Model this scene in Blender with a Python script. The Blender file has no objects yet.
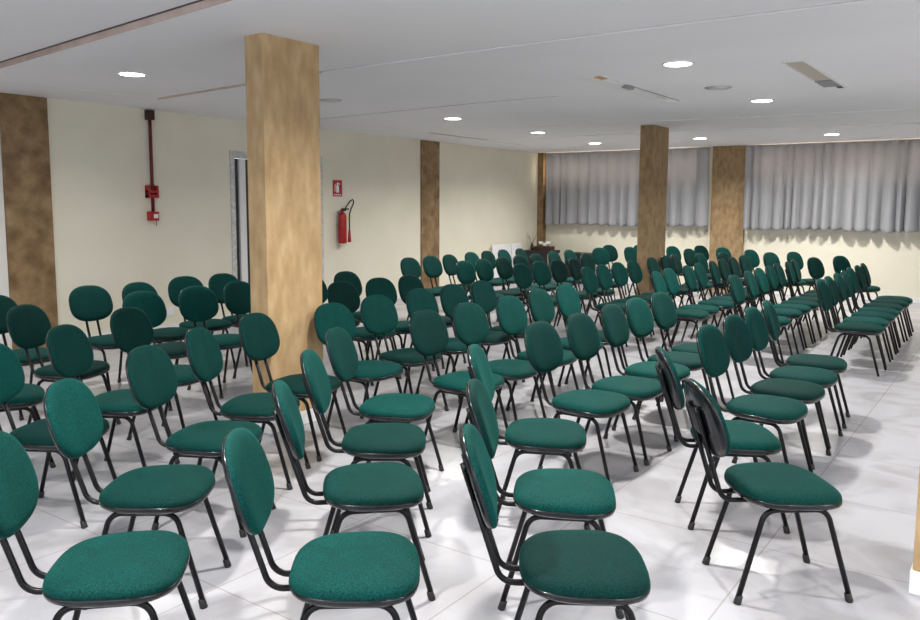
import bpy, bmesh, math, random
from mathutils import Vector, Matrix
from math import sin, cos, pi, radians

C = bpy.context.scene.collection
SC = bpy.context.scene
random.seed(7)

# ------------------------------------------------------------------ room numbers (metres)
H = 2.729            # ceiling height
XL = -8.72           # inner face of the left wall
YF = 15.32           # inner face of the far wall
XR = 4.0             # right wall, outside the frame
YB = -3.0            # wall behind the camera
EYE = 1.6

CHAIRS = {
    'A': [(-0.803, 3.428, 0.666), (-1.178, 4.043, 0.529), (-1.204, 4.760, -0.066), (-1.217, 5.310, -0.072), (-1.231, 5.822, -0.030), (-1.258, 6.379, 0.103)],
    'B': [(-1.142, 2.260, 0.576), (-1.506, 2.817, 0.489), (-1.977, 3.501, 0.454), (-2.094, 4.264, -0.033), (-2.079, 4.774, -0.028), (-2.113, 5.365, -0.002), (-2.135, 5.851, -0.063), (-2.136, 6.357, -0.089)],
    'D': [(-1.730, 1.808, 0.673), (-2.187, 2.406, 0.781), (-2.581, 2.934, 0.634), (-2.951, 3.480, 0.429), (-3.003, 4.285, -0.001), (-3.014, 4.800, -0.039), (-3.016, 5.375, -0.035), (-3.092, 6.004, 0.013), (-3.088, 6.485, -0.017)],
    'W': [(-2.351, 1.357, 0.784), (-2.888, 1.864, 0.641), (-3.301, 2.464, 0.449), (-3.606, 3.020, 0.521), (-3.811, 3.555, 0.247), (-3.789, 4.170, -0.018), (-3.872, 4.742, -0.060), (-3.903, 5.347, -0.038), (-3.915, 5.843, -0.031), (-3.902, 6.318, 0.009)],
    'S': [(-4.026, 2.050, 0.522), (-4.328, 2.609, 0.508), (-4.748, 3.239, 0.320), (-4.899, 5.409, -0.062), (-4.873, 5.893, -0.130), (-4.833, 6.360, -0.016)],
    'V': [(-5.013, 2.249, 1.126), (-5.471, 2.915, 0.411), (-5.593, 3.807, 0.020), (-5.603, 4.321, -0.041), (-5.679, 4.873, 0.061), (-5.590, 5.672, -0.062), (-5.657, 6.272, -0.051)],
    'U': [(-6.255, 2.967, 0.115), (-6.360, 3.777, -0.002), (-6.300, 4.258, 0.121), (-6.495, 4.818, -0.118), (-6.467, 5.293, -0.017)],
    'R': [(-1.300, 8.494, -0.040), (-1.315, 8.990, 0.018), (-1.320, 9.492, 0.032), (-1.333, 9.965, 0.067), (-1.352, 10.451, 0.003), (-1.341, 10.917, 0.034), (-1.350, 11.392, 0.055)],
    'M': [(-2.157, 8.498, -0.027), (-2.189, 9.189, 0.052), (-2.203, 9.675, 0.017), (-2.206, 10.140, 0.026), (-2.230, 10.615, 0.013), (-2.203, 11.090, 0.089), (-2.237, 11.561, 0.076)],
    'N': [(-2.980, 8.456, 0.088), (-3.032, 8.942, 0.023), (-3.020, 9.551, 0.061), (-3.044, 10.026, 0.054), (-3.034, 10.561, 0.100), (-3.070, 11.053, 0.013), (-3.074, 11.533, -0.006)],
    'P': [(-3.874, 8.528, 0.035), (-3.905, 9.002, 0.027), (-3.924, 9.489, -0.014), (-3.925, 9.972, -0.005), (-3.960, 10.733, 0.033), (-3.960, 11.238, -0.077), (-3.983, 11.704, 0.053), (-3.782, 12.183, -0.086), (-3.584, 12.698, -0.143)],
    'J': [(-4.779, 8.488, -0.030), (-4.792, 8.967, -0.080), (-4.781, 9.442, -0.026), (-4.759, 9.917, 0.088)],
    'K': [(-5.630, 8.465, -0.037), (-5.641, 8.940, 0.012), (-5.628, 9.415, -0.010), (-5.666, 9.933, -0.009), (-5.664, 10.408, 0.027), (-5.795, 11.197, 0.025), (-5.766, 11.679, -0.003)],
    'L': [(-6.563, 8.474, -0.053), (-6.548, 8.949, -0.056), (-6.550, 9.424, 0.045), (-6.643, 10.116, 0.022), (-6.657, 10.591, 0.031), (-6.651, 11.066, 0.052), (-6.608, 11.541, 0.084)],
    'Z': [(-5.123, 10.984, -0.023), (-5.704, 12.523, -0.367), (-5.973, 13.523, -0.286), (-5.371, 13.130, -0.204), (-5.562, 13.956, -0.305), (-4.890, 13.862, -0.294), (-4.357, 13.280, -0.198), (-4.592, 14.468, -0.332), (-4.046, 14.002, -0.373), (-3.069, 12.029, -0.113), (-3.462, 13.643, -0.340), (-2.984, 13.008, -0.369), (-2.725, 13.409, -0.377), (-2.144, 12.122, -0.320), (-1.927, 12.753, -0.413)],
}


# ------------------------------------------------------------------ materials
def new_mat(name):
    m = bpy.data.materials.new(name); m.use_nodes = True
    nt = m.node_tree; b = nt.nodes['Principled BSDF']
    return m, nt, b

def plain(name, col, rough=.5, metal=0., spec=.5, coat=0.):
    m, nt, b = new_mat(name)
    b.inputs['Base Color'].default_value = (*col, 1)
    b.inputs['Roughness'].default_value = rough
    b.inputs['Metallic'].default_value = metal
    b.inputs['Specular IOR Level'].default_value = spec
    b.inputs['Coat Weight'].default_value = coat
    return m

def noisy(name, cols, scale=8., rough=.8, bump=0., bump_scale=None, detail=6., stretch=(1, 1, 1), spec=.3):
    """cols: list of (position, colour)"""
    m, nt, b = new_mat(name)
    tc = nt.nodes.new('ShaderNodeTexCoord'); mp = nt.nodes.new('ShaderNodeMapping')
    mp.inputs['Scale'].default_value = stretch
    nz = nt.nodes.new('ShaderNodeTexNoise'); nz.inputs['Scale'].default_value = scale; nz.inputs['Detail'].default_value = detail
    rp = nt.nodes.new('ShaderNodeValToRGB')
    while len(rp.color_ramp.elements) < len(cols): rp.color_ramp.elements.new(.5)
    for e, (p, c) in zip(rp.color_ramp.elements, cols): e.position = p; e.color = (*c, 1)
    nt.links.new(tc.outputs['Object'], mp.inputs[0]); nt.links.new(mp.outputs[0], nz.inputs['Vector'])
    nt.links.new(nz.outputs[0], rp.inputs[0]); nt.links.new(rp.outputs[0], b.inputs['Base Color'])
    b.inputs['Roughness'].default_value = rough; b.inputs['Specular IOR Level'].default_value = spec
    if bump:
        n2 = nt.nodes.new('ShaderNodeTexNoise'); n2.inputs['Scale'].default_value = bump_scale or scale * 4; n2.inputs['Detail'].default_value = 4
        nt.links.new(mp.outputs[0], n2.inputs['Vector'])
        bp = nt.nodes.new('ShaderNodeBump'); bp.inputs['Strength'].default_value = bump; bp.inputs['Distance'].default_value = .01
        nt.links.new(n2.outputs[0], bp.inputs['Height']); nt.links.new(bp.outputs[0], b.inputs['Normal'])
    return m

def emit(name, col, strength):
    m, nt, b = new_mat(name)
    b.inputs['Base Color'].default_value = (*col, 1)
    b.inputs['Emission Color'].default_value = (*col, 1)
    b.inputs['Emission Strength'].default_value = strength
    return m

def fabric_mat():
    m, nt, b = new_mat('green_upholstery')
    tc = nt.nodes.new('ShaderNodeTexCoord')
    n1 = nt.nodes.new('ShaderNodeTexNoise'); n1.inputs['Scale'].default_value = 260; n1.inputs['Detail'].default_value = 2
    n2 = nt.nodes.new('ShaderNodeTexNoise'); n2.inputs['Scale'].default_value = 9; n2.inputs['Detail'].default_value = 3
    rp = nt.nodes.new('ShaderNodeValToRGB')
    e = rp.color_ramp.elements
    e[0].position = .3; e[0].color = (.0001, .009, .009, 1)
    e[1].position = .7; e[1].color = (.0003, .074, .064, 1)
    mx = nt.nodes.new('ShaderNodeMixRGB'); mx.blend_type = 'MULTIPLY'; mx.inputs[0].default_value = .5
    r2 = nt.nodes.new('ShaderNodeValToRGB'); r2.color_ramp.elements[0].color = (.6, .6, .6, 1); r2.color_ramp.elements[0].position = .3; r2.color_ramp.elements[1].position = .7
    nt.links.new(tc.outputs['Object'], n1.inputs['Vector']); nt.links.new(tc.outputs['Object'], n2.inputs['Vector'])
    nt.links.new(n1.outputs[0], rp.inputs[0]); nt.links.new(n2.outputs[0], r2.inputs[0])
    nt.links.new(rp.outputs[0], mx.inputs[1]); nt.links.new(r2.outputs[0], mx.inputs[2])
    # colour value differs at random between cushions
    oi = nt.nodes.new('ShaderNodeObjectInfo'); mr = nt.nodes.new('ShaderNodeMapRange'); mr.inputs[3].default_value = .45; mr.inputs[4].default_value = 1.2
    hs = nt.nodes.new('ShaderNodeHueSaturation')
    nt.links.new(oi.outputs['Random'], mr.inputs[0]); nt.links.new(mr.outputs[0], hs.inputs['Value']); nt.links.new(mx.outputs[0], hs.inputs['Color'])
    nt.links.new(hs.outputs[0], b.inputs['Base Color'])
    b.inputs['Roughness'].default_value = .8
    b.inputs['Specular IOR Level'].default_value = .12
    b.inputs['Sheen Weight'].default_value = .07
    b.inputs['Sheen Roughness'].default_value = .35
    b.inputs['Sheen Tint'].default_value = (.02, .75, .62, 1)
    bp = nt.nodes.new('ShaderNodeBump'); bp.inputs['Strength'].default_value = .25; bp.inputs['Distance'].default_value = .002
    nt.links.new(n1.outputs[0], bp.inputs['Height']); nt.links.new(bp.outputs[0], b.inputs['Normal'])
    return m

def floor_mat():
    m, nt, b = new_mat('polished_floor_tile')
    tc = nt.nodes.new('ShaderNodeTexCoord')
    mp = nt.nodes.new('ShaderNodeMapping'); mp.inputs['Location'].default_value = (.91, -.25, 0)
    br = nt.nodes.new('ShaderNodeTexBrick')
    br.offset = 0; br.inputs['Scale'].default_value = 1
    br.inputs['Brick Width'].default_value = .88; br.inputs['Row Height'].default_value = .88
    br.inputs['Mortar Size'].default_value = .0035; br.inputs['Mortar Smooth'].default_value = .1
    br.inputs['Color1'].default_value = (.405, .41, .445, 1); br.inputs['Color2'].default_value = (.405, .41, .445, 1)
    br.inputs['Mortar'].default_value = (.30, .29, .29, 1)
    nz = nt.nodes.new('ShaderNodeTexNoise'); nz.inputs['Scale'].default_value = 2.2; nz.inputs['Detail'].default_value = 8; nz.inputs['Distortion'].default_value = 1.2
    rp = nt.nodes.new('ShaderNodeValToRGB'); e = rp.color_ramp.elements
    e[0].position = .35; e[0].color = (.76, .745, .73, 1); e[1].position = .56; e[1].color = (1, 1, 1, 1)
    mx = nt.nodes.new('ShaderNodeMixRGB'); mx.blend_type = 'MULTIPLY'; mx.inputs[0].default_value = .8
    nt.links.new(tc.outputs['Object'], mp.inputs[0]); nt.links.new(mp.outputs[0], br.inputs['Vector'])
    nt.links.new(tc.outputs['Object'], nz.inputs['Vector']); nt.links.new(nz.outputs[0], rp.inputs[0])
    nt.links.new(br.outputs[0], mx.inputs[1]); nt.links.new(rp.outputs[0], mx.inputs[2]); nt.links.new(mx.outputs[0], b.inputs['Base Color'])
    b.inputs['Roughness'].default_value = .24; b.inputs['Specular IOR Level'].default_value = .40
    return m

def curtain_mat():
    m, nt, b = new_mat('grey_curtain_cloth')
    tc = nt.nodes.new('ShaderNodeTexCoord'); nz = nt.nodes.new('ShaderNodeTexNoise'); nz.inputs['Scale'].default_value = 30; nz.inputs['Detail'].default_value = 3
    rp = nt.nodes.new('ShaderNodeValToRGB'); e = rp.color_ramp.elements
    e[0].color = (.42, .43, .46, 1); e[1].color = (.54, .55, .58, 1)
    nt.links.new(tc.outputs['Object'], nz.inputs['Vector']); nt.links.new(nz.outputs[0], rp.inputs[0]); nt.links.new(rp.outputs[0], b.inputs['Base Color'])
    b.inputs['Roughness'].default_value = .9; b.inputs['Specular IOR Level'].default_value = .1
    tr = nt.nodes.new('ShaderNodeBsdfTranslucent'); tr.inputs['Color'].default_value = (.6, .6, .62, 1)
    ms = nt.nodes.new('ShaderNodeMixShader'); ms.inputs[0].default_value = .35
    out = nt.nodes['Material Output']
    nt.links.new(b.outputs[0], ms.inputs[1]); nt.links.new(tr.outputs[0], ms.inputs[2]); nt.links.new(ms.outputs[0], out.inputs[0])
    return m

M = dict(
    fabric=fabric_mat(), floor=floor_mat(), curtain=curtain_mat(),
    tube=plain('black_enamelled_tube', (.003, .003, .004), .38, spec=.25),
    shell=plain('glossy_black_plastic', (.004, .005, .007), .25, spec=.4, coat=.15),
    rubber=plain('black_rubber', (.012, .012, .012), .6),
    wall=noisy('cream_wall_paint', [(.3, (.75, .715, .59)), (.7, (.80, .77, .645))], 1.5, .75, .05, 60),
    wall_white=noisy('white_wall_paint', [(.3, (.72, .71, .68)), (.7, (.76, .75, .72))], 1.5, .75),
    ceil=noisy('white_ceiling_plaster', [(.3, (.83, .83, .85)), (.7, (.86, .86, .88))], 1.2, .85, .06, 30),
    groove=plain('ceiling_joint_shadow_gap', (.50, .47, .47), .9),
    joint=plain('filled_ceiling_joint', (.62, .60, .60), .9),
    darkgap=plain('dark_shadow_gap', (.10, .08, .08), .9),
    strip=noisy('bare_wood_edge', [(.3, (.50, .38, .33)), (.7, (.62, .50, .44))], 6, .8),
    stucco=noisy('tan_textured_stucco', [(.25, (.36, .235, .115)), (.5, (.47, .32, .165)), (.75, (.58, .42, .24))], 7, .72, .4, 60, stretch=(1.6, 1.6, .6)),
    stucco_mid=noisy('ochre_brown_textured_stucco', [(.3, (.25, .165, .085)), (.5, (.33, .225, .12)), (.75, (.42, .30, .17))], 9, .75, .4, 60, stretch=(1.6, 1.6, .8)),
    stucco_dark=noisy('brown_textured_stucco', [(.3, (.155, .095, .045)), (.5, (.24, .155, .078)), (.72, (.36, .25, .135))], 5.5, .6, .3, 45),
    plinth=noisy('white_plinth_tile', [(.3, (.76, .76, .77)), (.7, (.82, .82, .83))], 3, .3),
    red=plain('fire_red_enamel', (.38, .008, .012), .35, coat=.2),
    darkred=plain('dark_red_pipe', (.13, .006, .008), .45),
    pipebox=plain('blackish_red_box', (.03, .006, .006), .5),
    white=plain('white_enamel', (.80, .80, .80), .4),
    linen=plain('white_cloth', (.78, .78, .80), .8),
    black=plain('matt_black', (.010, .011, .013), .6),
    granite=noisy('grey_granite', [(.35, (.48, .48, .48)), (.65, (.68, .68, .67))], 25, .4),
    steel=plain('brushed_steel', (.55, .56, .58), .3, .9),
    glassdark=plain('dark_glass_panel', (.05, .06, .06), .12),
    lamp=emit('lamp_diffuser', (1, .97, .93), 14),
    lampoff=plain('unlit_lamp_glass', (.72, .72, .73), .3),
    pane=emit('daylit_window_pane', (.95, .80, .62), 3.0),
    beige=plain('beige_trough_lining', (.52, .46, .40), .7),
    grey=plain('grey_louvre', (.28, .28, .29), .5),
    orange=plain('orange_wood', (.62, .36, .20), .7),
    yellow=plain('yellow_label', (.75, .62, .12), .5),
    twig=plain('dry_twig', (.22, .17, .11), .8),
    brownpot=plain('dark_brown_wood', (.05, .018, .012), .6),
)

# ------------------------------------------------------------------ mesh helpers
def finish(bm, smooth=True, recalc=True):
    if recalc: bmesh.ops.recalc_face_normals(bm, faces=bm.faces)
    for f in bm.faces: f.smooth = smooth
    return bm

def mesh_of(name, bm, mat, smooth=True):
    finish(bm, smooth)
    me = bpy.data.meshes.new(name); bm.to_mesh(me); bm.free()
    for m in (mat if isinstance(mat, (list, tuple)) else [mat]): me.materials.append(m)
    return me

def link(name, me, parent=None, loc=None, rot=None):
    o = bpy.data.objects.new(name, me); C.objects.link(o)
    if parent: o.parent = parent
    if loc is not None: o.location = loc
    if rot is not None: o.rotation_euler = rot
    return o

def obj(name, bm, mat, parent=None, smooth=False, loc=None, rot=None):
    return link(name, mesh_of(name, bm, mat, smooth), parent, loc, rot)

def thing(name, label, cat, loc=(0, 0, 0), rotz=0., group=None):
    o = bpy.data.objects.new(name, None); C.objects.link(o)
    o.empty_display_size = .2
    o.location = loc; o.rotation_euler = (0, 0, rotz)
    o['label'] = label; o['category'] = cat
    if group: o['group'] = group
    return o

def tag(o, label, cat, group=None):
    o['label'] = label; o['category'] = cat
    if group: o['group'] = group
    return o

def struct(name, bm, mat, smooth=False, parent=None):
    o = obj(name, bm, mat, parent, smooth)
    if not parent: o['kind'] = 'structure'
    return o

def box(bm, x0, x1, y0, y1, z0, z1, bevel=0., seg=2, mi=0):
    r = bmesh.ops.create_cube(bm, size=1)
    vs = r['verts']
    bmesh.ops.scale(bm, vec=(x1 - x0, y1 - y0, z1 - z0), verts=vs)
    bmesh.ops.translate(bm, vec=((x0 + x1) / 2, (y0 + y1) / 2, (z0 + z1) / 2), verts=vs)
    fs = set(f for v in vs for f in v.link_faces)
    for f in fs: f.material_index = mi
    if bevel:
        es = set(e for v in vs for e in v.link_edges)
        bmesh.ops.bevel(bm, geom=list(es), offset=bevel, segments=seg, affect='EDGES', profile=.5)
    return bm

def boxbm(*a, **k): return box(bmesh.new(), *a, **k)

def frame_path(pts):
    fr = []; n = len(pts); up = None
    for i in range(n):
        t = (pts[min(i + 1, n - 1)] - pts[max(i - 1, 0)]).normalized()
        if up is None:
            a = Vector((0, 0, 1)) if abs(t.z) < .9 else Vector((0, 1, 0))
            up = (a - t * a.dot(t)).normalized()
        else:
            up = (up - t * up.dot(t)).normalized()
        fr.append((t, up, t.cross(up)))
    return fr

def tube(bm, pts, r, seg=10, caps=True):
    pts = [Vector(p) for p in pts]; fr = frame_path(pts); rings = []
    for i, (p, (t, u, w)) in enumerate(zip(pts, fr)):
        rr = r[i] if isinstance(r, (list, tuple)) else r
        rings.append([bm.verts.new(p + (u * cos(2 * pi * k / seg) + w * sin(2 * pi * k / seg)) * rr) for k in range(seg)])
    for a, b in zip(rings, rings[1:]):
        for k in range(seg): bm.faces.new((a[k], a[(k + 1) % seg], b[(k + 1) % seg], b[k]))
    if caps: bm.faces.new(rings[0][::-1]); bm.faces.new(rings[-1])
    return bm

def fillet(pts, rads, seg=6):
    """polyline with rounded corners"""
    pts = [Vector(p) for p in pts]; out = [pts[0]]
    for i in range(1, len(pts) - 1):
        r = rads[i - 1]; a, p, b = pts[i - 1], pts[i], pts[i + 1]
        d1 = (a - p).normalized(); d2 = (b - p).normalized()
        ang = d1.angle(d2); L = r / math.tan(ang / 2)
        L = min(L, (a - p).length * .49, (b - p).length * .98)
        rr = L * math.tan(ang / 2)
        c = p + (d1 + d2).normalized() * (rr / sin(ang / 2))
        s, e = p + d1 * L - c, p + d2 * L - c
        tot = s.angle(e)
        for k in range(seg + 1):
            f = k / seg
            out.append(c + (s * sin((1 - f) * tot) + e * sin(f * tot)) / sin(tot))
    out.append(pts[-1]); return out

def lathe(bm, prof, seg=24, origin=(0, 0, 0)):
    o = Vector(origin); rings = []
    for r, z in prof:
        rings.append([bm.verts.new(o + Vector((r * cos(2 * pi * k / seg), r * sin(2 * pi * k / seg), z))) for k in range(seg)])
    for a, b in zip(rings, rings[1:]):
        for k in range(seg): bm.faces.new((a[k], a[(k + 1) % seg], b[(k + 1) % seg], b[k]))
    bm.faces.new(rings[0][::-1]); bm.faces.new(rings[-1])
    return bm

def sup(n, N):
    out = []
    for k in range(N):
        t = 2 * pi * k / N; c, s = cos(t), sin(t)
        out.append((math.copysign(abs(c) ** (2 / n), c), math.copysign(abs(s) ** (2 / n), s)))
    return out

# ------------------------------------------------------------------ the chair
SX, SD, SW, SZ = .029, .207, .229, .440
PX, PZ, PW, PH, LEAN = -.318, .727, .194, .161, .313

def seat_pt(u, v, k, z):
    # slightly wider at the front, front edge straighter, rear rounder
    x = SX + u * SD * k
    y = v * SW * k * (1 + .05 * u)
    return Vector((x, y, z))

def rings_mesh(levels, N, ptf, top_centre, bot_centre):
    bm = bmesh.new(); rs = []
    for lv in levels: rs.append([bm.verts.new(ptf(u, v, lv)) for u, v in N])
    n = len(N)
    for a, b in zip(rs, rs[1:]):
        for k in range(n): bm.faces.new((a[k], a[(k + 1) % n], b[(k + 1) % n], b[k]))
    if bot_centre is not None:
        c = bm.verts.new(bot_centre)
        for k in range(n): bm.faces.new((c, rs[0][(k + 1) % n], rs[0][k]))
    if top_centre is not None:
        c = bm.verts.new(top_centre)
        for k in range(n): bm.faces.new((c, rs[-1][k], rs[-1][(k + 1) % n]))
    return bm

def seat_bm():
    N = sup(3.0, 48)
    lv = [(.955, SZ - .030), (.985, SZ - .020), (1.0, SZ - .004), (.985, SZ + .008), (.94, SZ + .017), (.85, SZ + .023), (.68, SZ + .027), (.45, SZ + .029), (.2, SZ + .030)]
    def f(u, v, l):
        k, z = l
        # saddle: the front edge of the cushion rolls down a little
        dz = -.014 * max(0, u * k) ** 3 - .004 * max(0, -u * k) ** 2
        return seat_pt(u, v, k, z + dz)
    return rings_mesh(lv, N, f, Vector((SX, 0, SZ + .030)), Vector((SX, 0, SZ - .03)))

def seat_shell_bm():
    N = sup(3.0, 48)
    lv = [(.80, SZ - .046), (.93, SZ - .040), (.99, SZ - .030), (1.005, SZ - .021), (1.006, SZ - .0135), (.99, SZ - .010)]
    def f(u, v, l):
        k, z = l
        return seat_pt(u, v, k, z - .014 * max(0, u * k) ** 3)
    return rings_mesh(lv, N, f, Vector((SX, 0, SZ - .016)), Vector((SX, 0, SZ - .046)))

def pad_pt(u, v, k, t):
    # u across, v up, t along the normal (front positive)
    y = u * PW * k * (1 - .03 * v); q = v * PH * k
    x = PX - sin(LEAN) * q + t * cos(LEAN) + .55 * y * y + .35 * (q * q) * (1 if q > 0 else .4) * .3
    z = PZ + cos(LEAN) * q + t * sin(LEAN)
    return Vector((x, y, z))

def back_bm():
    N = sup(2.5, 48)
    lv = [(.95, -.010), (.985, -.006), (1.0, .003), (.985, .012), (.93, .019), (.82, .024), (.62, .027), (.4, .028), (.2, .0285)]
    return rings_mesh(lv, N, lambda u, v, l: pad_pt(u, v, l[0], l[1]), pad_pt(0, 0, 0, .0285), pad_pt(0, 0, 0, -.010))

def back_shell_bm():
    N = sup(2.5, 48)
    lv = [(.2, -.021), (.6, -.021), (.86, -.020), (.955, -.016), (.995, -.009), (1.0, -.003), (.985, -.0005)]
    return rings_mesh(lv, N, lambda u, v, l: pad_pt(u, v, l[0], l[1]), pad_pt(0, 0, 0, -.004), pad_pt(0, 0, 0, -.021))

FXF, FXR, FY = .256, -.212, .181
def leg_bm(front, side, seg=10):
    fx = FXF if front else FXR
    tx = .150 if front else -.105
    yt = .163 * side
    mid = (.022, yt, .384)
    p = fillet([mid, (tx, yt, .384), (fx, FY * side, .012)], [.062], 7)
    return tube(bmesh.new(), p, .0113, seg)

def foot_bm(front, side):
    fx = FXF if front else FXR; tx = .150 if front else -.105; yt = .163 * side
    a = Vector((fx, FY * side, 0.0)); d = (Vector((tx, yt, .384)) - Vector((fx, FY * side, .012))).normalized()
    return tube(bmesh.new(), [a + Vector((0, 0, .0)), a + d * .006, a + d * .034, a + d * .038], [.0150, .0155, .0140, .0125], 12)

def post_bm(side):
    y = .050 * side
    ex = -.3475; d = Vector((-sin(LEAN), 0, cos(LEAN)))
    top = Vector((ex, y, PZ)) + d * .055
    low = Vector((ex, y, PZ)) - d * .338
    p = fillet([(.02, y, .386), (low.x + .004, y, .386), top], [.060], 8)
    return tube(bmesh.new(), p, .0105, 10)

def crossbar_bm():
    bm = bmesh.new()
    for x in (-.07, .10):
        tube(bm, [(x, -.163, .386), (x, .163, .386)], .009, 8)
    return bm

def bracket_bm():
    bm = bmesh.new()
    box(bm, -.012, .0, -.075, .075, -.055, .055, .004)
    bmesh.ops.rotate(bm, verts=bm.verts, cent=(0, 0, 0), matrix=Matrix.Rotation(-LEAN, 3, 'Y'))
    bmesh.ops.translate(bm, verts=bm.verts, vec=(PX - .022, 0, PZ - .01))
    return bm

CH = {
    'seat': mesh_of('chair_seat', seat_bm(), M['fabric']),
    'seat_shell': mesh_of('chair_seat_shell', seat_shell_bm(), M['shell']),
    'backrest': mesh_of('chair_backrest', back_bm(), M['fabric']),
    'backrest_shell': mesh_of('chair_backrest_shell', back_shell_bm(), M['shell']),
    'crossbar': mesh_of('chair_crossbar', crossbar_bm(), M['tube']),
    'back_bracket': mesh_of('chair_back_bracket', bracket_bm(), M['tube']),
}
LEGS = [(mesh_of('chair_leg', leg_bm(f, s), M['tube']), mesh_of('chair_foot', foot_bm(f, s), M['rubber'])) for f in (1, 0) for s in (1, -1)]
POSTS = [mesh_of('chair_back_post', post_bm(s), M['tube']) for s in (1, -1)]

def make_chair():
    t = thing('padded_chair', 'x', 'chair')
    link('seat', CH['seat'], t)
    s = link('seat_shell', CH['seat_shell'], t); s['label'] = 'black shell and piping under the seat cushion'
    link('backrest', CH['backrest'], t)
    b = link('backrest_shell', CH['backrest_shell'], t); b['label'] = 'glossy black rear shell of the backrest'
    link('back_bracket', CH['back_bracket'], b)
    link('crossbar', CH['crossbar'], t)
    for lm, fm in LEGS:
        l = link('leg', lm, t); link('rubber_foot', fm, l)
    for pm in POSTS: link('back_post', pm, t)
    return t

def dup(root, far):
    r = root.copy(); C.objects.link(r)
    for ch in list(root.children):
        c = ch.copy(); C.objects.link(c); c.parent = r
        for g in ch.children:
            if far: continue
            d = g.copy(); C.objects.link(d); d.parent = c
    return r

ORD = ['nearest', 'second nearest', 'third nearest', 'fourth nearest', 'fifth nearest', 'sixth nearest', 'seventh nearest', 'eighth nearest', 'ninth nearest', 'tenth nearest']
ROWN = {
    'A': "near block's rightmost row", 'B': "near block's second row from the right", 'D': "near block's third row from the right",
    'W': "near block's fourth row from the right", 'S': "near block's third row from the left wall",
    'V': "near block's second row from the left wall", 'U': "near block's row along the left wall",
    'R': "far block's rightmost row", 'M': "far block's second row from the right", 'N': "far block's third row from the right",
    'P': "far block's fourth row from the right", 'J': "far block's third row from the left",
    'K': "far block's second row from the left", 'L': "far block's leftmost row",
}
ZORD = ['leftmost', 'second from left', 'third from left', 'fourth from left', 'fifth from left', 'sixth from left', 'seventh from left', 'eighth from left',
        'seventh from right', 'sixth from right', 'fifth from right', 'fourth from right', 'third from right', 'second from right', 'rightmost']
proto = make_chair(); first = True
for row, lst in CHAIRS.items():
    for i, (x, y, a) in enumerate(lst):
        far = y > 8
        if first: o = proto; first = False
        else: o = dup(proto, far)
        o.location = (x, y, 0); o.rotation_euler = (0, 0, a)
        if row == 'Z':
            o['label'] = 'dark green padded chair, %s of those strewn before the curtained wall' % ZORD[i]
            o['group'] = 'chairs strewn before the curtained wall'
        else:
            o['label'] = 'green padded chair, %s in the %s' % (ORD[i], ROWN[row])
            o['group'] = 'chairs of the ' + ROWN[row]
proto['label'] = 'green padded chair turned askew, its glossy black back showing, nearest at the right aisle'

# ------------------------------------------------------------------ room shell
struct('floor', boxbm(XL - .2, XR + .2, YB - .2, YF + .2, -.12, 0), M['floor'])

# ceiling: plasterboard bays with slightly crooked joints, stepping by a centimetre or two
def prism(bm, pts, z0, z1):
    a = [bm.verts.new((p[0], p[1], z0)) for p in pts]; b = [bm.verts.new((p[0], p[1], z1)) for p in pts]
    bm.faces.new(a); bm.faces.new(b[::-1]); n = len(pts)
    for k in range(n): bm.faces.new((a[k], b[k], b[(k + 1) % n], a[(k + 1) % n]))
    return bm
XM = -7.80
X0, X1, Y0, Y1 = XL - .2, XR + .2, YB - .2, YF + .2
JB = [(X0, 3.52), (XM, 3.43), (-3.677, 3.0), (-2.9, 2.93), (X1, 2.93)]
JA = [(XM, 5.26), (-6.15, 5.10), (-5.0, 4.98), (-3.5, 4.93), (-2.2, 4.93), (X1, 5.05)]
JC = [(XM, 7.62), (-4.98, 7.37), (X1, 7.37)]
JD = [(XM, 10.03), (-6.08, 10.04), (-4.5, 10.2), (-2.85, 10.5), (-1.1, 10.62), (X1, 10.7)]
JE = [(XM, 11.8), (-3.9, 11.96), (-2.76, 12.3), (-1.28, 12.53), (X1, 12.6)]
def slab(near, far_, z):
    return struct('ceiling', prism(bmesh.new(), list(near) + list(far_)[::-1], z, H + .25), M['ceil'])
slab([(X0, Y0), (X1, Y0)], JB, H + .050)
slab([(X0, 3.52), (XM, 3.43)], [(X0, Y1), (XM, Y1)], H)
slab(JB[1:], JA, H + .003)
slab(JA, JC, H - .010)
slab(JC, JD, H - .003)
slab(JD, JE, H + .012)
slab(JE, [(XM, Y1), (X1, Y1)], H)

def trim(n, bm, mat): return struct('trim_%d' % n, bm, mat)
def ribbon(pts, w, z0, z1):
    """a thin strip just on the near side of a ceiling joint"""
    return prism(bmesh.new(), [(x, y - w) for x, y in pts] + [(x, y - .001) for x, y in pts][::-1], z0, z1)
trim(1, ribbon(JB[:4], .010, H + .002, H + .052), M['strip'])
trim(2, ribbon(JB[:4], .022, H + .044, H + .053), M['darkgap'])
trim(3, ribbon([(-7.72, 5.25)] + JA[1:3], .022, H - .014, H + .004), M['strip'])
trim(4, ribbon(JA[2:], .006, H - .004, H + .004), M['joint'])
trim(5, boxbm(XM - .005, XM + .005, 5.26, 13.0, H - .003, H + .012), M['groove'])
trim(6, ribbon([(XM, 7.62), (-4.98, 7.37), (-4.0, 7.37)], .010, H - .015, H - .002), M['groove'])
trim(7, ribbon(JD[1:], .03, H - .010, H + .012), M['white'])
trim(8, ribbon(JE[1:], .03, H - .006, H + .012), M['white'])

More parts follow.
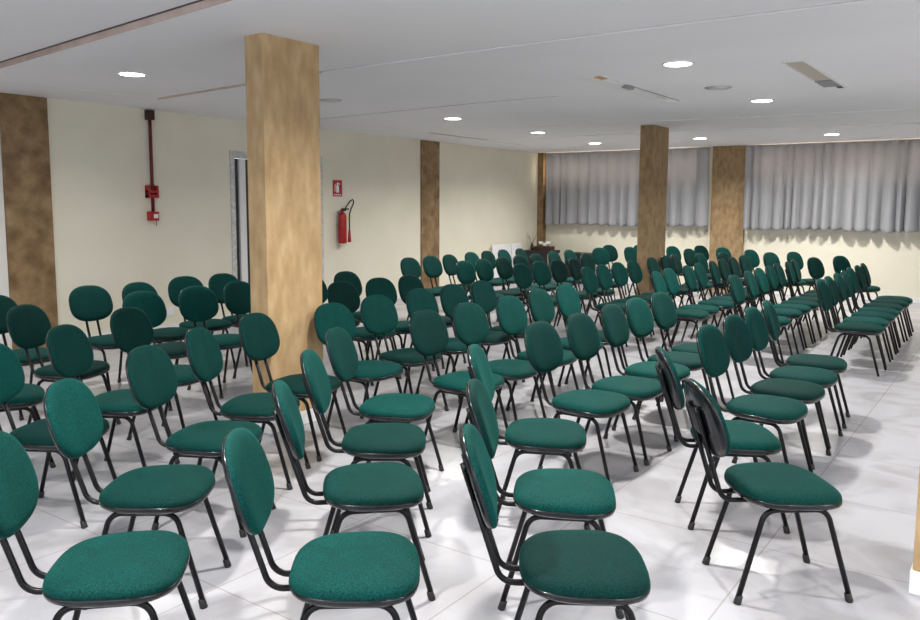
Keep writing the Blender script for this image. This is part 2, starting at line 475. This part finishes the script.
struct('wall_far', boxbm(XL - .2, XR + .2, YF, YF + .2, 0, H + .2), M['wall'])
DY0, DY1, DZ = 7.03, 8.60, 2.22      # the doorway in the left wall
bm = bmesh.new()
box(bm, XL - .2, XL, 4.25, DY0, 0, H + .2); box(bm, XL - .2, XL, DY1, YF, 0, H + .2); box(bm, XL - .2, XL, DY0, DY1, DZ, H + .2)
struct('wall_left', bm, M['wall'])
struct('wall_left', boxbm(XL - .2, XL, YB, 4.25, 0, H + .2), M['wall_white'])
bm = bmesh.new()
box(bm, XR, XR + .2, YB, YF, 0, .9); box(bm, XR, XR + .2, YB, YF, 2.5, H + .2)
for y0, y1 in ((YB, -1.5), (1.2, 1.7), (4.0, YF)): box(bm, XR, XR + .2, y0, y1, .9, 2.5)  # unseen openings added in this wall to let in extra daylight
struct('wall_right', bm, M['wall'])
bm = bmesh.new()
box(bm, XL, XR, YB - .2, YB, 0, .9); box(bm, XL, XR, YB - .2, YB, 2.55, H + .2)
box(bm, XL, -4.2, YB - .2, YB, .9, 2.55); box(bm, 2.6, XR, YB - .2, YB, .9, 2.55)
struct('wall_back', bm, M['wall'])
bm = bmesh.new()
for x in (-4.2, -2.5, -.8, .9, 2.55):
    box(bm, x, x + .05, YB - .12, YB - .06, .9, 2.55)
struct('window_3', bm, M['white'])

# door in the left wall
bm = bmesh.new()
box(bm, XL - .12, XL + .012, DY0 - .07, DY0, 0, DZ + .09); box(bm, XL - .12, XL + .012, DY1, DY1 + .07, 0, DZ + .09)
box(bm, XL - .12, XL + .012, DY0, DY1, DZ, DZ + .09)
d = struct('door_1', bm, M['granite'])
obj('door_leaf', boxbm(XL - .10, XL - .06, DY0 + .02, DY1 - .02, .01, DZ - .01), M['glassdark'], d)
obj('door_stile', boxbm(XL - .06, XL - .02, DY0 + .10, DY0 + .21, .01, DZ - .01, bevel=.006), M['white'], d)
bm = bmesh.new()
for z in (.9, 1.35, 1.8): box(bm, XL - .055, XL - .03, DY0 + .32, DY0 + .42, z, z + .06)
obj('door_hinge', bm, M['steel'], d)

# columns and pilasters
def column(name_struct, x0, x1, y0, y1, mat, top=H + .02, label=None):
    t = thing('square_column' if label is None else name_struct, label, 'column', ((x0 + x1) / 2, (y0 + y1) / 2, 0))
    w, dp = (x1 - x0) / 2, (y1 - y0) / 2
    obj('shaft', boxbm(-w, w, -dp, dp, .10, top, bevel=.006, seg=2), mat, t)
    p = obj('plinth', boxbm(-w - .008, w + .008, -dp - .008, dp + .008, 0, .10, bevel=.003, seg=1), M['plinth'], t)
    p['label'] = 'white tiled foot of the column'
    return t
column('square_column', -4.405, -4.222, 3.663, 4.185, M['stucco'], label='tan textured square column standing among the near left chairs')
column('square_column', -4.585, -4.382, 10.87, 11.45, M['stucco_mid'], label='distant tan square column between the far chairs and the curtains')
column('square_column', -.295, .02, 3.67, 4.1, M['stucco'], label='column foot at the right edge of the picture')
o = trim(9, boxbm(XL - .01, XL + .03, 4.05, 4.54, 0, H - .002, bevel=.004), M['stucco_dark'])
o = trim(10, boxbm(XL - .01, XL + .03, 11.06, 11.58, 0, H - .002, bevel=.004), M['stucco_dark'])
o = trim(11, boxbm(XL, -8.585, YF - .16, YF, 0, H - .002, bevel=.004), M['stucco_dark'])
o = trim(12, boxbm(-4.95, -4.33, YF - .10, YF, 0, H - .002, bevel=.004), M['stucco_mid'])
bm = bmesh.new(); box(bm, XL, XL + .012, 4.55, DY0 - .1, 0, .09); box(bm, XL, XL + .012, DY1 + .12, 11.06, 0, .09); box(bm, XL, XL + .012, 11.58, YF, 0, .09)
struct('baseboard_left', bm, M['plinth'])
bm = bmesh.new(); box(bm, -8.58, -4.95, YF - .012, YF, 0, .09); box(bm, -4.33, XR, YF - .012, YF, 0, .09)
struct('baseboard_far', bm, M['plinth'])

# windows behind the curtains
def window(n, x0, x1, z0=1.38, z1=2.62, k=3):
    bm = bmesh.new()
    box(bm, x0, x1, YF - .03, YF + .01, z0, z0 + .05); box(bm, x0, x1, YF - .03, YF + .01, z1 - .05, z1)
    box(bm, x0, x1, YF - .03, YF + .01, 2.02, 2.07)
    for i in range(k + 1):
        x = x0 + (x1 - x0 - .05) * i / k; box(bm, x, x + .05, YF - .03, YF + .01, z0, z1)
    w = struct('window_%d' % n, bm, M['grey'])
    obj('pane', boxbm(x0 + .02, x1 - .02, YF - .012, YF - .004, 2.05, z1 - .02), M['pane'], w)
    obj('lower_pane', boxbm(x0 + .02, x1 - .02, YF - .012, YF - .004, z0 + .02, 2.05), M['glassdark'], w)
window(1, -8.56, -5.15); window(2, -4.25, 1.9, k=5)

# ------------------------------------------------------------------ curtains
def curtain(label, x0, x1, ztop, zbot, seed):
    rnd = random.Random(seed); n = int((x1 - x0) / .012); rows = 26
    # irregular pleats
    ph = 0; prof = []
    w = 2 * pi / .14; amp = .035
    for i in range(n + 1):
        if i % 9 == 0: w = 2 * pi / rnd.uniform(.12, .30); amp_t = rnd.uniform(.04, .085)
        amp += (amp_t - amp) * .12
        ph += w * .012
        prof.append(amp * (1.2 * abs(sin(ph / 2)) ** .8 * 1.5 - .9) + .014 * sin(ph * .37 + 1))
    bm = bmesh.new(); g = []
    for j in range(rows + 1):
        f = j / rows; z = ztop + (zbot - ztop) * f; line = []
        for i in range(n + 1):
            x = x0 + (x1 - x0) * i / n
            k = .55 + .6 * f
            y = YF - .19 - prof[i] * k + .01 * sin(x * 2.3 + f * 2)
            xx = x + .012 * f * sin(i * .21 + seed)
            zz = z - (.012 * sin(x * 3.1 + seed) + prof[i] * .25) * f
            line.append(bm.verts.new((xx, y, zz)))
        g.append(line)
    for a, b in zip(g, g[1:]):
        for i in range(n): bm.faces.new((a[i], a[i + 1], b[i + 1], b[i]))
    o = obj('curtain', bm, M['curtain'], smooth=True)
    m = o.modifiers.new('thickness', 'SOLIDIFY'); m.thickness = .003
    return tag(o, label, 'curtain', 'grey pleated curtains on the far wall')
curtain('grey pleated curtain left of the wide brown pilaster on the far wall', -8.50, -4.985, H - .02, 1.205, 3)
curtain('pale grey pleated curtain right of the wide brown pilaster on the far wall', -4.315, 1.9, H - .02, 1.195, 8)

# ------------------------------------------------------------------ lights
def downlight(x, y, label, lit=True, z=None, power=60):
    if z is None: z = H + (.050 if y < 3 else .003 if y < 5 else -.010 if y < 7.4 else -.003 if y < 10.2 else .012 if y < 12 else 0)
    t = thing('ceiling_downlight', label, 'light', (x, y, z), 0, 'recessed ceiling downlights' if lit else 'unlit ceiling downlights')
    bm = bmesh.new()
    lathe(bm, [(.104, -.004), (.106, -.010), (.114, -.011), (.124, -.008), (.126, .004), (.104, .004)], 32)
    obj('rim', bm, M['white'] if lit else M['steel'], t, True)
    bm = bmesh.new(); lathe(bm, [(.02, -.010), (.105, -.008), (.105, .002), (.02, .002)], 32)
    obj('diffuser', bm, M['lamp'] if lit else M['lampoff'], t, True)
    if lit:
        ld = bpy.data.lights.new('downlight', 'AREA'); ld.shape = 'DISK'; ld.size = .18; ld.energy = power * .85
        ld.color = (1, .955, .89); ld.spread = radians(150)
        l = bpy.data.objects.new('lamp_light', ld); C.objects.link(l); l.location = (x, y, z - .016)
    return t
P0 = 40
downlight(-6.483, 4.146, 'lit round ceiling light at the left, nearest the camera', power=P0 * .7)
downlight(-6.195, 8.542, 'lit round ceiling light above the brown wall pilaster', power=P0 * .8)
downlight(-6.341, 11.012, 'lit round ceiling light second nearest the far left corner', power=P0)
downlight(-6.471, 13.299, 'lit round ceiling light nearest the far left corner, before the left curtain', power=P0)
downlight(-2.328, 6.226, 'largest lit round ceiling light between the two open ceiling slots', power=P0 * 1.5)
downlight(-2.394, 8.906, 'lit round ceiling light just beyond the unlit one', power=P0 * 1.4)
downlight(-2.575, 13.601, 'lit round ceiling light before the right-hand curtain', power=P0 * 1.3)
downlight(-4.533, 13.246, 'lit round ceiling light right of the distant column', power=P0)
downlight(-2.486, 7.72, 'unlit round ceiling light between the two slots', lit=False)
downlight(-6.206, 6.303, 'unlit ring in the ceiling beside the near column', lit=False)
for x, y, p in ((-2.3, 3.4, 1.5), (-2.3, .9, 1.6), (-6.4, 1.4, .8), (1.6, 1.2, 1.7), (1.6, 3.9, 1.2), (1.6, 7.0, .9), (1.6, 10.2, .9), (1.6, 13.4, 1.0)):  # unseen downlights added to brighten the room
    downlight(x, y, 'added round ceiling light, unseen, giving fill from out of view', power=P0 * p)

def trough(label, x0, x1, y0, y1, kind):
    t = thing('ceiling_trough', label, 'ceiling fixture', ((x0 + x1) / 2, (y0 + y1) / 2, H - .008))
    w, l = (x1 - x0) / 2, (y1 - y0) / 2
    bm = bmesh.new()
    box(bm, -w - .02, -w, -l, l, -.016, .01); box(bm, w, w + .02, -l, l, -.008, .01)
    box(bm, -w, w, -l - .02, -l, -.008, .01); box(bm, -w, w, l, l + .02, -.008, .01)
    obj('frame', bm, M['white'], t)
    if kind == 'left':
        obj('cover_flap', boxbm(-w, w * .35, -l, l * .7, -.014, .004), M['white'], t)
        obj('wood_batten', boxbm(w * .35, w * .95, -l, -l + .16, -.016, .004), M['orange'], t)
        obj('lamp_holder', boxbm(w * .2, w * .8, -l * .38, -l * .22, -.03, .004), M['grey'], t)
        obj('lining', boxbm(w * .6, w, -l * .3, l, -.004, .004), M['grey'], t)
    else:
        obj('lining', boxbm(-w, w, -l, l * .55, -.005, .004), M['beige'], t)
        bm = bmesh.new()
        for k in range(5): box(bm, -w, w, l * (.30 + .1 * k), l * (.36 + .1 * k), -.016, .004)
        obj('louvre', bm, M['grey'], t)
        obj('open_end', boxbm(w * .2, w, l * .8, l, -.006, .004), M['black'], t)
    return t
trough('long open ceiling slot with a white flap, left of the largest light', -3.27, -3.09, 6.42, 8.40, 'left')
trough('open ceiling slot with beige lining and grey louvre, at the upper right', -1.63, -1.49, 6.64, 8.33, 'right')

# ------------------------------------------------------------------ things on the left wall
t = thing('fire_alarm_pipe', 'dark red conduit with bracket and alarm box running down the left wall', 'fire pipe', (XL, 5.76, 0))
obj('pipe', tube(bmesh.new(), [(.045, 0, 1.50), (.045, 0, 2.62)], .020, 12), M['darkred'], t, True)
obj('ceiling_box', boxbm(.0, .09, -.04, .04, 2.60, 2.715, bevel=.005), M['pipebox'], t)
bm = bmesh.new()
box(bm, 0, .07, -.07, -.045, 1.67, 1.82); box(bm, 0, .07, .045, .07, 1.67, 1.82); box(bm, .0, .075, -.07, .07, 1.67, 1.71); box(bm, .0, .075, -.07, .07, 1.73, 1.76)
obj('bracket', bm, M['red'], t)
b = obj('alarm_box', boxbm(.0, .08, -.06, .06, 1.395, 1.505, bevel=.006), M['red'], t)
obj('alarm_label', boxbm(.0795, .083, -.015, .045, 1.425, 1.475), M['white'], b)
obj('wire', tube(bmesh.new(), [(.02, .055, 1.40), (.012, .06, 1.33)], .004, 6), M['black'], t)

t = thing('fire_extinguisher', 'red fire extinguisher with black hose hung on the left wall', 'fire extinguisher', (XL, 9.0, 0))
bm = bmesh.new(); lathe(bm, [(.02, 1.0), (.060, 1.004), (.066, 1.02), (.066, 1.42), (.060, 1.45), (.04, 1.475), (.022, 1.49), (.020, 1.51)], 24, (.09, 0, 0))
obj('cylinder', bm, M['red'], t, True)
obj('wall_bracket', boxbm(0, .03, -.03, .03, 1.30, 1.50), M['steel'], t)
bm = bmesh.new(); box(bm, .085, .135, -.02, .10, 1.52, 1.545, bevel=.004); box(bm, .09, .13, -.06, .05, 1.50, 1.52, bevel=.004)
obj('valve_handle', bm, M['black'], t)
loop = [Vector((.12, .02 + .10 * (1 - cos(a)) , 1.50 + .22 * sin(a * .5) + .05 * sin(a))) for a in [k * pi / 9 for k in range(10)]]
hp = [(.12, .0, 1.50), (.13, .05, 1.57), (.13, .13, 1.65), (.13, .19, 1.68), (.13, .215, 1.655), (.13, .20, 1.60), (.13, .15, 1.53), (.13, .12, 1.46), (.13, .112, 1.36), (.13, .112, 1.22), (.13, .112, 1.08)]
obj('hose', tube(bmesh.new(), hp, .011, 8), M['black'], t, True)
obj('hose_nozzle', tube(bmesh.new(), [(.13, .112, 1.02), (.13, .112, 1.20)], [.030, .018], 10), M['red'], t, True)
obj('yellow_label', boxbm(.10, .160, .02, .062, 1.36, 1.41), M['yellow'], t)

t = thing('fire_extinguisher_sign', 'small red sign with white extinguisher symbol above the extinguisher', 'sign', (XL, 8.99, 1.85))
obj('sign_plate', boxbm(0, .006, -.10, .10, -.125, .125), M['red'], t)
bm = bmesh.new()
def poly(bm, pts, x=.0075):
    vs = [bm.verts.new((x, p[0], p[1])) for p in pts] ; f = bm.faces.new(vs)
    r = bmesh.ops.extrude_face_region(bm, geom=[f]); bmesh.ops.translate(bm, vec=(-.0015, 0, 0), verts=[v for v in r['geom'] if isinstance(v, bmesh.types.BMVert)])
poly(bm, [(-.03, -.065), (.03, -.065), (.03, .03), (.012, .052), (.012, .07), (.05, .055), (.055, .066), (.01, .088), (-.015, .085), (-.012, .052), (-.03, .03)])
poly(bm, [(-.036, .07), (-.06, .04), (-.062, -.05), (-.05, -.05), (-.048, .035), (-.028, .06)])
o = obj('extinguisher_symbol', bm, M['white'], t)
bm = bmesh.new()
for k in range(4): box(bm, .006, .0072, -.075 + k * .04, -.05 + k * .04, -.108, -.088)
obj('caption_marks', bm, M['white'], t)
o = obj('wall_socket', boxbm(0, .012, -.05, .05, -.06, .06, bevel=.004), M['white'], None, loc=(XL, 5.98, .26))
tag(o, 'white wall socket low on the left wall behind the chairs', 'socket')

# ------------------------------------------------------------------ furniture in the far left corner
def folded_table(label, y0, y1):
    t = thing('folding_table', label, 'table', (XL + .03, (y0 + y1) / 2, 0), 0, 'white folded tables in the far left corner')
    l = (y1 - y0) / 2
    def lean(bm):
        bmesh.ops.rotate(bm, verts=bm.verts, cent=(.1, 0, 0), matrix=Matrix.Rotation(radians(-5), 3, 'Y')); return bm
    obj('tabletop', lean(boxbm(.085, .11, -l, l, .0, .82, bevel=.006)), M['linen'], t)
    for sy in (-l + .08, l - .11):
        obj('leg', lean(boxbm(.06, .085, sy, sy + .03, .06, .74)), M['steel'], t)
folded_table('white folded table leaning on the left wall, the nearer of the two', 13.28, 13.97)
folded_table('white folded table leaning on the left wall, the farther of the two', 13.99, 14.40)

t = thing('black_side_table', 'black side table in the far left corner beneath the flowers', 'table', (-8.40, 14.75, 0))
obj('tabletop', boxbm(-.27, .32, -.30, .30, .60, .66, bevel=.004), M['black'], t)
obj('front_panel', boxbm(-.25, .30, -.29, -.27, .05, .60), M['black'], t)
for sx in (-.25, .25):
    for sy in (-.27, .22): obj('leg', boxbm(sx, sx + .05, sy, sy + .05, 0, .60), M['black'], t)
t = thing('flower_box', 'dark box holding white blossoms on the black side table', 'flower pot', (-8.28, 14.72, .66))
obj('box', boxbm(-.20, .20, -.09, .09, 0, .09, bevel=.004), M['brownpot'], t)
for k, (dx, dz) in enumerate(((-.08, .15), (.02, .12), (.09, .16))):
    bm = bmesh.new()
    for q in range(6):
        a = q * pi / 3
        r = bmesh.ops.create_uvsphere(bm, u_segments=8, v_segments=6, radius=.030)
        bmesh.ops.scale(bm, vec=(1, .6, .8), verts=r['verts']); bmesh.ops.translate(bm, vec=(dx + .028 * cos(a), -.01 + .02 * sin(a), dz + .014 * cos(a * 2)), verts=r['verts'])
    fl = obj('blossom', bm, M['linen'], t, True)
    obj('stem', tube(bmesh.new(), [(dx, 0, .06), (dx, -.005, dz)], .004, 6), M['twig'], fl)
t = thing('dry_twig_vase', 'bare twig arrangement standing left of the white blossoms', 'plant', (-8.58, 14.72, .66))
bm = bmesh.new(); lathe(bm, [(.03, 0), (.045, .03), (.03, .10), (.022, .14)], 14); obj('vase', bm, M['brownpot'], t, True)
bm = bmesh.new(); rnd = random.Random(5)
for k in range(9):
    a = rnd.uniform(0, 2 * pi); s = rnd.uniform(.08, .2)
    tube(bm, [(0, 0, .12), (.3 * s * cos(a), .3 * s * sin(a), .22), (s * cos(a), s * .5 * sin(a), rnd.uniform(.28, .42))], [.004, .003, .0015], 5)
obj('twigs', bm, M['twig'], t)
t = thing('black_cabinet', 'low black box standing against the far wall behind the chairs', 'cabinet', (-7.55, 14.95, 0))
obj('body', boxbm(-.26, .26, -.2, .2, .03, .60, bevel=.008), M['black'], t)
obj('top', boxbm(-.28, .28, -.22, .22, .60, .625, bevel=.004), M['black'], t)

# ------------------------------------------------------------------ camera
f_px, cy, yaw, pitch, roll = 795.60, 291.49, .61773, .108062, .00479
fwd = Vector((-sin(yaw), cos(yaw), 0)); right = Vector((cos(yaw), sin(yaw), 0)); up = Vector((0, 0, 1))
Fv = fwd * cos(pitch) - up * sin(pitch); U0 = up * cos(pitch) + fwd * sin(pitch)
Rv = right * cos(roll) + U0 * sin(roll); Uv = U0 * cos(roll) - right * sin(roll)
cam = bpy.data.cameras.new('camera'); co = bpy.data.objects.new('camera', cam); C.objects.link(co)
m = Matrix((Rv, Uv, -Fv)).transposed().to_4x4(); m.translation = Vector((0, 0, EYE)); co.matrix_world = m
cam.sensor_width = 36; cam.lens = f_px / 920 * 36; cam.shift_y = (cy - 310) / 920; cam.clip_end = 100
SC.camera = co

# ------------------------------------------------------------------ daylight and view
w = bpy.data.worlds.new('world'); SC.world = w; w.use_nodes = True
w.node_tree.nodes['Background'].inputs[0].default_value = (.82, .89, 1, 1)
w.node_tree.nodes['Background'].inputs[1].default_value = 2.8
SC.view_settings.view_transform = 'Standard'; SC.view_settings.look = 'None'
SC.view_settings.gamma = 1; SC.view_settings.use_curve_mapping = False
SC.view_settings.exposure = 0.56
